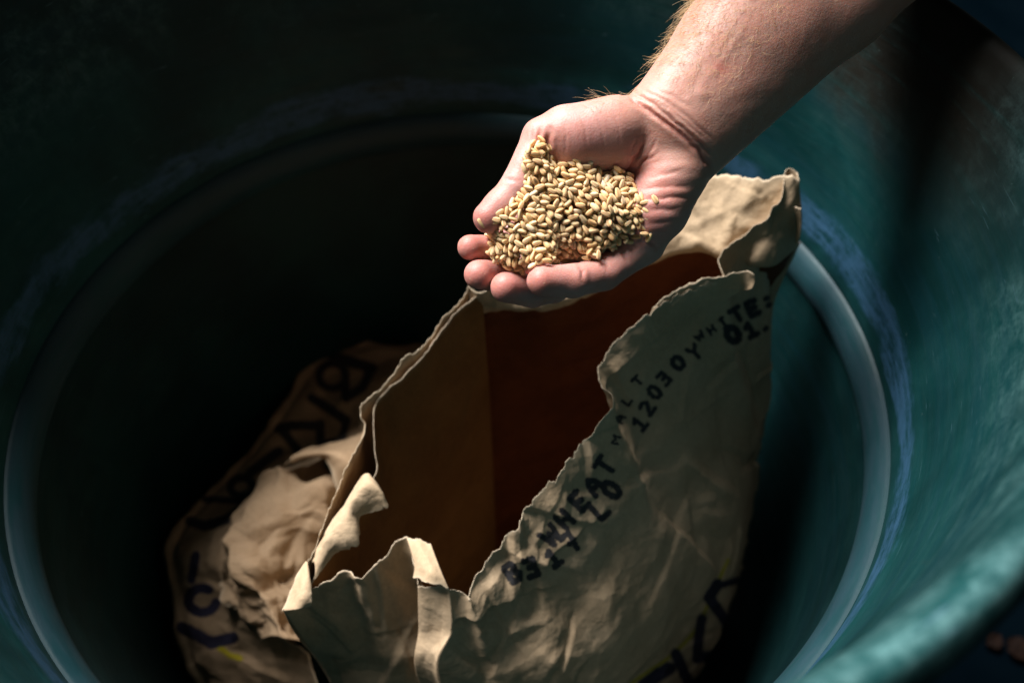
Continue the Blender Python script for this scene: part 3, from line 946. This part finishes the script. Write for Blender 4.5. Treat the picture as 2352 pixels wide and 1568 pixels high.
STROKES = {"ink_black": [], "ink_navy": [], "ink_yellow": []}
GLYPH = {
    "B": [[(0, 0), (0, 1), (.7, 1), (.85, .77), (.6, .53), (0, .53)], [(.6, .53), (.95, .28), (.7, 0), (0, 0)]],
    "3": [[(.05, 1), (.85, 1), (.85, .55), (.3, .55)], [(.85, .55), (.9, 0), (.05, 0)]],
    "1": [[(.15, .8), (.5, 1), (.5, 0)], [(.1, 0), (.9, 0)]],
    "7": [[(0, 1), (.9, 1), (.4, 0)], [(.2, .5), (.8, .5)]],
    "L": [[(0, 1), (0, 0), (.9, 0)]],
    "O": [[(.25, 0), (0, .3), (0, .7), (.25, 1), (.7, 1), (.95, .7), (.95, .3), (.7, 0), (.25, 0)]],
    "0": [[(.25, 0), (0, .3), (0, .7), (.25, 1), (.7, 1), (.95, .7), (.95, .3), (.7, 0), (.25, 0)]],
    "2": [[(0, .9), (.5, 1), (.9, .75), (0, 0), (.95, 0)]],
    "Y": [[(0, 1), (.5, .5), (1, 1)], [(.5, .5), (.5, 0)]],
    "W": [[(0, 1), (.22, 0), (.5, .7), (.78, 0), (1, 1)]],
    "H": [[(0, 0), (0, 1)], [(.9, 0), (.9, 1)], [(0, .5), (.9, .5)]],
    "E": [[(.9, 1), (0, 1), (0, 0), (.9, 0)], [(0, .5), (.7, .5)]],
    "A": [[(0, 0), (.12, .65), (.5, 1), (.88, .65), (1, 0)], [(.05, .4), (.95, .4)]],
    "T": [[(0, 1), (1, 1)], [(.5, 1), (.5, 0)]],
    "M": [[(0, 0), (0, 1), (.5, .5), (1, 1), (1, 0)]],
    "I": [[(.5, 1), (.5, 0)], [(.2, 1), (.8, 1)], [(.2, 0), (.8, 0)]],
    ".": [[(.4, .0), (.6, .05)]],
    ":": [[(.4, .15), (.6, .2)], [(.4, .75), (.6, .8)]],
}
def letter(ch, u, v, w, h, deg, thick, ink="ink_black"):
    a = math.radians(deg)
    rx, ry = math.cos(a), -math.sin(a)
    ux, uy = -math.sin(a), -math.cos(a)
    for line in GLYPH[ch]:
        pts = [(u + (x - .48) * w * rx + (y - .5) * h * ux, v + (x - .48) * w * ry + (y - .5) * h * uy) for x, y in line]
        STROKES[ink].append((pts, thick * 1.5))
for ch, u, v, w, h, deg, th in [
    ("B", 1178, 1314, 25, 40, 33, 5.2), ("3", 1220, 1303, 25, 38, 20, 5.2), ("1", 1270, 1280, 25, 38, 36, 4.8), ("7", 1312, 1243, 25, 40, 48, 4.6),
    ("L", 1379, 1170, 26, 36, 42, 4.8), ("O", 1404, 1124, 24, 40, 54, 5.2), 
    ("1", 1469, 972, 24, 31, 52, 3.6), ("2", 1486, 936, 22, 31, 54, 3.5), ("0", 1503, 900, 20, 29, 52, 3.6), ("3", 1525, 869, 19, 28, 48, 3.4), ("0", 1557, 833, 22, 28, 42, 4.2), ("Y", 1595, 809, 22, 30, 38, 3.4),
    ("0", 1683, 768, 26, 32, 32, 5.6), ("1", 1724, 757, 24, 30, 28, 4.6), (".", 1752, 744, 22, 26, 28, 4.0),
    ("W", 1265, 1230, 34, 40, 46, 4.6), ("H", 1297, 1192, 25, 38, 46, 4.6), ("E", 1331, 1150, 25, 40, 46, 5.0), ("A", 1364, 1116, 27, 38, 46, 4.8), ("T", 1389, 1070, 28, 40, 58, 4.4),
    ("M", 1414, 1010, 16, 15, 72, 2.0), ("A", 1424, 962, 16, 17, 64, 2.2), ("L", 1440, 920, 15, 18, 54, 2.4), ("T", 1464, 874, 17, 19, 48, 2.6),
    ("W", 1606, 772, 20, 15, 40, 2.2), ("H", 1634, 757, 15, 15, 36, 2.4), ("I", 1661, 741, 14, 22, 34, 2.8), ("T", 1692, 722, 24, 28, 32, 4.2), ("E", 1729, 707, 22, 30, 22, 5.0), (":", 1762, 692, 24, 26, 20, 4.2)]:
    letter(ch, u, v, w, h, deg, th)
STROKES["ink_navy"] += [([(1648, 1340), (1628, 1372), (1660, 1415), (1690, 1462)], 13), ([(1700, 1330), (1648, 1345)], 8), ([(1612, 1420), (1604, 1462), (1601, 1512), (1662, 1494)], 12),
                        ([(1552, 1500), (1592, 1590)], 13), ([(1480, 1572), (1512, 1548), (1536, 1534)], 16), ([(1645, 1560), (1625, 1600)], 12)]
STROKES["ink_yellow"] += [([(1420, 1590), (1465, 1557), (1531, 1513), (1570, 1478), (1601, 1442), (1645, 1345), (1672, 1285)], 4.0)]
SACK2 = {"ink_black": [([(763 + 31 * math.cos(t), 863 + 29 * math.sin(t)) for t in np.linspace(0, 6.3, 14)], 8), ([(745, 800), (778, 822), (854, 846)], 11), ([(852, 850), (832, 890), (795, 915)], 9), ([(794, 868), (793, 914)], 8),
                       ([(716, 914), (755, 938), (795, 965)], 10), ([(642, 984), (670, 977), (736, 977)], 10), ([(736, 972), (736, 1018)], 9), ([(796, 965), (785, 1012), (740, 1020)], 8), ([(650, 990), (692, 1042)], 9),
                       ([(575, 1085), (640, 1036)], 10), ([(555 + 26 * math.cos(t), 1118 + 22 * math.sin(t)) for t in np.linspace(0, 6.3, 14)], 8), ([(436, 1196), (470, 1208), (520, 1193), (556, 1168)], 10), ([(470, 1146), (562, 1150)], 7)],
         "ink_navy": [([(465 + 32 * math.cos(t), 1378 + 28 * math.sin(t)) for t in np.linspace(0.2, 5.2, 14)], 10), ([(418, 1440), (455, 1458), (485, 1476), (535, 1464)], 12), ([(450, 1275), (440, 1330)], 9)],
         "ink_yellow": [([(505, 1486), (530, 1505), (552, 1510)], 6)]}

def resample(C, nu, nv, uneven=None):
    C = np.array(C, float)                # columns, rows, 3
    nc, nr = C.shape[:2]
    d = np.r_[0, np.cumsum(np.linalg.norm(np.diff(C[:, 0], axis=0), axis=1) + 0.3 * np.linalg.norm(np.diff(C[:, nr // 2], axis=0), axis=1) + 1e-4)]
    tu = np.interp(np.linspace(0, d[-1], nu), d, np.arange(nc))
    rows = [catmull(C[:, r], tu) for r in range(nr)]          # nr x (nu,3)
    R = np.stack(rows, 1)                                      # nu, nr, 3
    L = np.r_[0, np.cumsum(np.linalg.norm(np.diff(R.mean(0), axis=0), axis=1) + 1e-5)]
    return R, L

def sheet(name, C, du, dv, mat, parent, amp=0.004, sc=1.0, seed=0, tear=0.004, tear_end=0.0, strokes=None, thick=0.0003, vpow=1.0, notear=False, label=None, nf=0, fa=.0016, fl_=.035, fw=.008, fc=.0022, cell=.040):
    C = np.array(C, float)
    R, L = resample(C, 40, 0)
    lenu = max(np.linalg.norm(np.diff(R[:, r], axis=0), axis=1).sum() for r in range(R.shape[1]))
    nu = max(8, int(lenu / du)); nv = max(6, int(L[-1] / dv))
    R, L = resample(C, nu, 0)
    nr = C.shape[1]
    s = np.linspace(0, 1, nv) ** vpow * L[-1]
    pu = R[:, 0]
    def rag(P, sd):
        return 0.75 * fbm(P * 70, sd, 5, 0.66) + 1.0 * np.abs(gnoise(P * 150, sd + 3)) + 0.5 * np.abs(gnoise(P * 420, sd + 5)) - 0.3 + 0.7 * np.round(2.2 * gnoise(P * 95, sd + 9)) / 2.2
    t0 = np.zeros(nu) if notear else tear * rag(pu, seed + 50)
    t1 = np.full(nu, L[-1]) + tear_end * rag(R[:, -1], seed + 70)
    V = np.zeros((nu, nv, 3))
    for i in range(nu):
        ss = t0[i] + (t1[i] - t0[i]) * (s / L[-1])
        tv = np.interp(ss, L, np.arange(nr))
        V[i] = catmull(R[i], np.clip(tv, 0, nr - 1))
        lo = ss < 0
        if lo.any():
            dr = R[i, 0] - R[i, 1]; dr /= max(np.linalg.norm(dr), 1e-9)
            V[i][lo] += dr * (-ss[lo])[:, None]
    gu_ = np.gradient(V, axis=0); gv_ = np.gradient(V, axis=1)
    N = np.cross(gu_, gv_); N /= np.maximum(np.linalg.norm(N, axis=-1, keepdims=True), 1e-12)
    P = V.reshape(-1, 3)
    eu = np.minimum(np.arange(nu), nu - 1 - np.arange(nu)) * lenu / nu
    mask = np.clip(eu / .012, 0.06, 1)[:, None].repeat(nv, 1).ravel()
    Pc = crumple(P, N.reshape(-1, 3), amp, sc, seed, mask)
    if nf: Pc = Pc + N.reshape(-1, 3) * (folds(P, N.reshape(-1, 3), nf, fa, fl_, fw, seed) * mask)[:, None]
    if fc:
        gx = np.repeat(np.linspace(0, lenu, nu), nv); gy = np.tile(s, nu)
        hf = facets(gx, gy, cell, seed + 3) * fc + facets(gx, gy, cell * .42, seed + 11) * fc * .36
        Pc = Pc + N.reshape(-1, 3) * (hf * mask)[:, None]
    me = mesh_np(name, Pc, grid_faces(nu, nv))
    edge = np.exp(-(np.linspace(0, 1, nv) ** vpow * L[-1] / 0.0011))[None, :].repeat(nu, 0)
    if notear: edge = edge * 0
    if tear_end: edge = edge + np.exp(-((L[-1] - np.linspace(0, 1, nv) ** vpow * L[-1]) / 0.0011))[None, :]
    attr(me, "torn", np.clip(edge, 0, 1))
    uv = pix(Pc)
    for k in ("ink_black", "ink_navy", "ink_yellow"):
        d = np.full(len(P), 60.0)
        for pts, th in (strokes or {}).get(k, []):
            pa = np.array(pts, float)
            m = np.all((uv > pa.min(0) - 40) & (uv < pa.max(0) + 40), axis=1)
            if m.any(): d[m] = np.minimum(d[m], poly_dist(uv[m], pts) - th * (1.15 if parent.name.endswith('001') else 1))
        attr(me, k, d)
    o = link(name, me, mat, parent)
    if thick:
        so = o.modifiers.new("thickness", "SOLIDIFY"); so.thickness = thick; so.offset = 0
    if label: o["label"] = label
    return o

sack = empty("paper_sack")
tag(sack, "tall torn-open brown paper malt sack with black stamped lettering, standing in the drum", "paper sack")
def lower(x, y, z): return np.array([x, y, z])

def columns(tops, base2, base3, base4, bulge=(0, 0), r1=0.35):
    tops = [PZ(*t) for t in tops]
    d = np.r_[0, np.cumsum([np.linalg.norm((b - a)[:2]) for a, b in zip(tops[:-1], tops[1:])])]
    d /= d[-1]
    f = lambda B: np.stack([np.interp(d, np.linspace(0, 1, len(B)), np.array(B)[:, k]) for k in range(3)], -1)
    b2, b3, b4 = f(base2), f(base3), f(base4)
    out = []
    for i, t in enumerate(tops):
        q1 = t + (b2[i] - t) * r1 + np.array([bulge[0], bulge[1], 0])
        out.append([t, q1, b2[i], b3[i], b4[i]])
    return out

A_, B_, C_, D_ = PZ(650, 1400, -.25), PZ(1030, 1350, -.25), PZ(1836, 412, -.115), PZ(1075, 660, -.17)
# near narrow side
near = columns([(650, 1400, -.25), (690, 1375, -.25), (735, 1350, -.25), (800, 1311, -.249), (830, 1327, -.249), (880, 1285, -.247), (932, 1236, -.243), (950, 1300, -.246), (960, 1345, -.250)],
               [(-.096, -.172, -.38), (-.06, -.186, -.38), (-.02, -.188, -.38), (-.004, -.172, -.38)],
               [(-.10, -.18, -.60), (-.06, -.20, -.60), (-.02, -.20, -.60), (.0, -.185, -.60)],
               [(-.09, -.18, -.86), (-.06, -.19, -.86), (-.02, -.19, -.86), (.0, -.18, -.86)])
sheet("near_gusset", near, .0013, .0014, kraft, sack, amp=.0030, sc=.9, seed=3, tear=.004, strokes=STROKES, nf=90, fa=.0019)
strip = [[PZ(960, 1345, -.250), PZ(962, 1440, -.285), PZ(964, 1568, -.345), (-.004, -.172, -.60), (0, -.18, -.86)],
         [PZ(994, 1346, -.246), PZ(1000, 1440, -.276), PZ(996, 1568, -.330), (.008, -.19, -.60), (.005, -.19, -.86)],
         [PZ(1031, 1352, -.244), PZ(1037, 1445, -.270), PZ(1010, 1568, -.318), (.018, -.205, -.60), (.01, -.20, -.86)]]
sheet("pleat", strip, .0013, .0014, kraft, sack, amp=.0014, sc=1.2, seed=8, tear=.002, nf=40, fa=.0008)
# printed right side
R_tops = [(1031, 1352, -.244), (1058, 1372, -.25), (1085, 1385, -.252), (1103, 1338, -.25), (1150, 1252, -.24), (1200, 1190, -.228), (1240, 1136, -.22), (1285, 1102, -.212), (1345, 1020, -.20), (1405, 930, -.187),
          (1386, 885, -.183), (1384, 830, -.18), (1440, 764, -.17), (1530, 690, -.159), (1610, 660, -.154), (1664, 638, -.150), (1660, 592, -.147), (1694, 555, -.142), (1738, 517, -.135), (1768, 496, -.129), (1796, 459, -.122), (1812, 396, -.113), (1836, 413, -.115)]
right = columns(R_tops,
                [(.018, -.200, -.36), (.075, -.192, -.37), (.135, -.158, -.38), (.185, -.108, -.39), (.238, -.064, -.40), (.266, .000, -.40), (.266, .032, -.36), (.248, .060, -.30)],
                [(.02, -.215, -.60), (.08, -.215, -.60), (.14, -.180, -.60), (.19, -.135, -.60), (.243, -.090, -.60), (.262, -.02, -.60), (.25, .030, -.60), (.24, .065, -.60)],
                [(.02, -.21, -.86), (.08, -.21, -.86), (.13, -.18, -.86), (.18, -.13, -.86), (.21, -.08, -.86), (.23, -.02, -.86), (.23, .03, -.86), (.22, .06, -.86)], r1=.42)
right[0] = list(strip[2])
right[-1][1] = PZ(1834, 560, -.165); right[-1][2] = PZ(1752, 740, -.26)
sheet("printed_side", right, .0010, .0011, kraft, sack, amp=.0030, sc=.7, seed=3, tear=.0045, strokes=STROKES, vpow=1.35, nf=150, fa=.0028, fl_=.045, fw=.009)
# back side, its upper band folded outwards and lit
b_top = [(1836, 413, -.115), (1815, 402, -.114), (1740, 413, -.117), (1640, 404, -.121), (1520, 445, -.130), (1400, 510, -.140), (1280, 575, -.150), (1180, 628, -.160), (1110, 664, -.168), (1076, 660, -.170)]
b_crs = [(1800, 600, -.165), (1770, 600, -.163), (1690, 580, -.158), (1590, 562, -.156), (1490, 600, -.164), (1390, 650, -.172), (1290, 690, -.180), (1200, 705, -.184), (1125, 705, -.188), (1090, 690, -.186)]
back = []
for i, (t, c) in enumerate(zip(b_top, b_crs)):
    T, K = PZ(*t), PZ(*c)
    f = i / 9
    lowx = np.array([.245, .088]) * (1 - f) + np.array([.012, .03]) * f
    if i == 0: K = PZ(1834, 560, -.165)
    if i == 9: K = T + np.array([0, 0, -.03])
    if i == 0: lowx = np.array([.243, .062])
    back.append([T, K, (lowx[0], lowx[1] + .012 * math.sin(math.pi * f), -.36), (lowx[0], lowx[1] + .015 * math.sin(math.pi * f), -.60), (lowx[0] * .9, lowx[1], -.86)])
band = [[c[0], c[0] * .5 + c[1] * .5 + np.array([.001, .001, .001]) * math.sin(3 * i), c[1], c[1] + np.array([.003, .004, -.006])] for i, c in enumerate([[np.array(q, float) for q in c] for c in back])]
sheet("back_band", band, .0012, .0012, kraft, sack, amp=.0030, sc=1.0, seed=3, tear=.0025, nf=60, fa=.0012, fl_=.03, fw=.008, label="lit tan upper band of the sack's back side, folded outwards")
under = [[c[1] + np.array([.004, .006, -.003]), c[1] * .6 + c[2] * .4 + np.array([.003, .008, 0]), c[2], c[3], c[4]] for c in [[np.array(q, float) for q in c] for c in back]]
sheet("back_side", under, .0016, .0016, kraft_in_shade, sack, amp=.0030, sc=.9, seed=3, notear=True, nf=70, fa=.0014)
# left side, two plies parted along the torn edge
l_top = [(1076, 660, -.170), (1045, 690, -.174), (1005, 738, -.180), (965, 795, -.187), (922, 826, -.192), (880, 882, -.200), (828, 936, -.208), (823, 1000, -.214), (800, 1045, -.218), (776, 1090, -.223), (764, 1130, -.227), (738, 1196, -.233), (722, 1250, -.239), (706, 1295, -.243), (680, 1345, -.247), (650, 1400, -.25)]
left_o = columns(l_top, [(.012, .03, -.33), (-.035, -.035, -.36), (-.075, -.10, -.38), (-.096, -.172, -.38)],
                 [(.012, .03, -.60), (-.04, -.04, -.60), (-.08, -.11, -.60), (-.10, -.18, -.60)],
                 [(.01, .03, -.86), (-.04, -.04, -.86), (-.07, -.10, -.86), (-.09, -.18, -.86)], bulge=(-.004, .002))
sheet("outer_ply", left_o, .0012, .0015, kraft, sack, amp=.0026, sc=.9, seed=3, tear=.005, nf=60)
i_top = [(1108, 672, -.173), (1060, 706, -.178), (1010, 755, -.184), (970, 805, -.190), (935, 845, -.196), (895, 890, -.203), (858, 925, -.210), (850, 970, -.214), (850, 1030, -.220), (852, 1086, -.226), (815, 1130, -.231), (770, 1196, -.238), (745, 1250, -.243), (718, 1312, -.248), (690, 1372, -.252)]
left_i = columns(i_top, [(.022, .022, -.33), (-.022, -.040, -.36), (-.060, -.10, -.38), (-.080, -.162, -.38)],
                 [(.022, .022, -.60), (-.025, -.045, -.60), (-.065, -.11, -.60), (-.085, -.17, -.60)],
                 [(.02, .02, -.86), (-.025, -.04, -.86), (-.055, -.10, -.86), (-.075, -.17, -.86)])
sheet("inner_ply", left_i, .0013, .0015, kraft_mid_shade, sack, amp=.0028, sc=.9, seed=13, tear=.002, nf=70)
# curled scraps of the torn mouth
fl = [[(831, 1093, -.226), (838, 1088, -.222), (846, 1087, -.220), (852, 1092, -.224)], [(806, 1134, -.229), (838, 1106, -.216), (872, 1124, -.219), (889, 1156, -.228)], [(780, 1172, -.232), (822, 1134, -.219), (858, 1148, -.224), (878, 1170, -.231)],
      [(757, 1209, -.236), (800, 1164, -.224), (818, 1176, -.228), (826, 1190, -.234)], [(738, 1244, -.240), (780, 1206, -.228), (806, 1222, -.231), (824, 1250, -.238)], [(717, 1284, -.245), (748, 1246, -.235), (762, 1256, -.237), (772, 1270, -.243)], [(706, 1304, -.249), (720, 1290, -.243), (724, 1306, -.244), (722, 1332, -.248)]]
sheet("torn_flap", [[PZ(*p) for p in c] for c in fl], .0010, .0010, kraft, sack, amp=.0007, nf=6, fa=.0005, fl_=.02, fw=.006, fc=.0008, cell=.015, sc=1.5, seed=31, tear=.0006, tear_end=.004, label="curled scrap of paper on the left edge of the sack's mouth")
fl = [[(703, 1288, -.243), (705, 1290, -.242), (707, 1292, -.242)], [(686, 1322, -.246), (704, 1322, -.238), (713, 1345, -.240)], [(664, 1368, -.249), (692, 1368, -.239), (717, 1376, -.242)], [(647, 1402, -.251), (682, 1399, -.243), (712, 1392, -.245)]]
sheet("torn_flap", [[PZ(*p) for p in c] for c in fl], .0010, .0010, kraft, sack, amp=.0018, nf=10, fa=.0005, fl_=.02, fw=.006, fc=.0007, cell=.014, sc=1.5, seed=37, tear=.0006, tear_end=.003, label="rolled corner of paper at the near left of the sack's mouth")
fl = [[(934, 1234, -.242), (944, 1266, -.241), (952, 1300, -.241), (948, 1330, -.243)], [(960, 1238, -.239), (974, 1272, -.234), (984, 1308, -.232), (988, 1340, -.236)], [(989, 1247, -.239), (1003, 1284, -.236), (1018, 1322, -.236), (1034, 1357, -.242)]]
sheet("torn_flap", [[PZ(*p) for p in c] for c in fl], .0009, .0009, kraft, sack, amp=.0016, nf=10, fa=.0005, fl_=.02, fw=.006, fc=.0007, cell=.014, sc=1.6, seed=41, tear=.003, tear_end=.0035, label="triangular folded tab of paper at the near edge of the mouth")
fl = [[(1500, 706, -.161), (1490, 735, -.171), (1475, 790, -.190)], [(1568, 659, -.152), (1560, 700, -.166), (1545, 750, -.184)], [(1612, 646, -.149), (1615, 682, -.162), (1605, 720, -.176)], [(1667, 634, -.146), (1672, 662, -.156), (1662, 692, -.168)], [(1708, 624, -.143), (1710, 646, -.150), (1702, 672, -.160)], [(1732, 630, -.141), (1735, 643, -.145), (1728, 662, -.151)]]
sheet("torn_flap", [[PZ(*p) for p in c] for c in fl], .0011, .0011, kraft, sack, amp=.0018, nf=10, fa=.0005, fl_=.02, fw=.006, fc=.0007, cell=.014, sc=1.2, seed=45, tear=.0025, strokes=STROKES, label="round-tipped flap of outer paper leaning over the printed side")
fl = [[(1826, 475, -.130), (1828, 515, -.146), (1826, 560, -.160)], [(1840, 478, -.128), (1841, 515, -.142), (1834, 558, -.158)]]
sheet("torn_flap", [[PZ(*p) for p in c] for c in fl], .0010, .0010, kraft, sack, amp=.0010, sc=1.5, seed=47, tear=.002, label="thin lit sliver of outer paper on the sack's far right corner")
# malted grain far down inside would be out of sight; the sack's floor closes it
fl = [[(-.09, -.18, -.858), (0, -.19, -.858), (.15, -.15, -.858)], [(-.04, -.04, -.858), (.08, -.04, -.858), (.22, -.04, -.858)], [(.01, .03, -.858), (.11, .06, -.858), (.22, .09, -.858)]]
sheet("sack_floor", fl, .01, .01, kraft_in_shade, sack, amp=.0, notear=True, fc=0)

kraft_dark = paper("kraft_paper_darker", (0.33, 0.225, 0.135), (0.25, 0.165, 0.095))  # darker kraft for the slumped sack
# second, slumped sack behind on the left
sack2 = empty("paper_sack")
tag(sack2, "crumpled slumped paper sack with big dark letters, lying low behind the torn one", "paper sack")
outer = [(470, 1640, -0.505), (425, 1500, -0.475), (404, 1420, -0.455), (392, 1320, -0.445), (397, 1252, -0.445), (455, 1178, -0.455), (525, 1098, -0.465), (600, 1010, -0.475), (650, 940, -0.485), (690, 862, -0.495), (760, 812, -0.505), (850, 796, -0.505), (905, 800, -0.505), (970, 800, -0.505)]
inner = [(760, 1640, -0.445), (715, 1500, -0.405), (640, 1450, -0.395), (560, 1340, -0.385), (560, 1250, -0.385), (600, 1160, -0.395), (660, 1090, -0.405), (740, 1050, -0.415), (820, 1010, -0.425), (850, 960, -0.435), (900, 900, -0.445), (950, 860, -0.455), (990, 840, -0.465), (1040, 830, -0.475)]
cols = []
for o_, i_ in zip(outer, inner):
    a, b = PZ(*o_), PZ(*i_)
    low_ = np.array([a[0] * 0.97, a[1] * 0.97, -.84])
    cols.append([b, a * .45 + b * .55 + np.array([0, 0, -.004]), a * .85 + b * .15 + np.array([0, 0, .004]), a + np.array([0, 0, -.03]), low_])
sheet("printed_side", cols, .0016, .0018, kraft_dark, sack2, amp=.0050, sc=.8, seed=61, tear=.001, strokes=SACK2, nf=80, fa=.0020, fw=.012, fc=.004, cell=.045)
crest_l = [(655, 1072, -.405), (600, 1118, -.402), (555, 1175, -.400), (515, 1240, -.398), (497, 1290, -.397), (500, 1335, -.397), (555, 1415, -.397), (600, 1470, -.400)]
crest_m = [(700, 1108, -.372), (662, 1150, -.362), (622, 1200, -.358), (592, 1250, -.357), (578, 1300, -.357), (590, 1345, -.359), (628, 1410, -.363), (655, 1465, -.370)]
crest_r = [(766, 1094, -.368), (752, 1140, -.368), (736, 1190, -.372), (706, 1240, -.378), (684, 1300, -.380), (674, 1355, -.383), (690, 1420, -.387), (712, 1480, -.391)]
cols = [[PZ(*a), PZ(*a) * .5 + PZ(*b) * .5 + np.array([0, 0, .006]), PZ(*b), PZ(*c), PZ(*c) + np.array([.012, -.004, -.05])] for a, b, c in zip(crest_l, crest_m, crest_r)]
sheet("crumpled_top", cols, .0012, .0012, kraft_dark, sack2, amp=.0014, sc=1.0, seed=77, tear=.002, nf=16, fa=.0050, fl_=.035, fw=.010, fc=.0085, cell=.030)
fl = [[(648, 1074, -.376), (654, 1066, -.368), (660, 1060, -.376)], [(672, 1057, -.364), (682, 1050, -.354), (690, 1046, -.378)], [(736, 1048, -.352), (735, 1038, -.343), (728, 1029, -.378)], [(756, 1066, -.349), (775, 1040, -.340), (770, 1017, -.376)],
      [(767, 1097, -.350), (802, 1050, -.339), (815, 1005, -.376)], [(776, 1128, -.356), (838, 1062, -.344), (852, 985, -.380)]]
sheet("torn_flap", [[PZ(*p) for p in c] for c in fl], .0012, .0012, kraft_dark, sack2, amp=.0015, sc=1.2, seed=81, tear=.0015, nf=10, fa=.0012, label='lit fold of paper arching over a dark hollow in the crumpled sack')
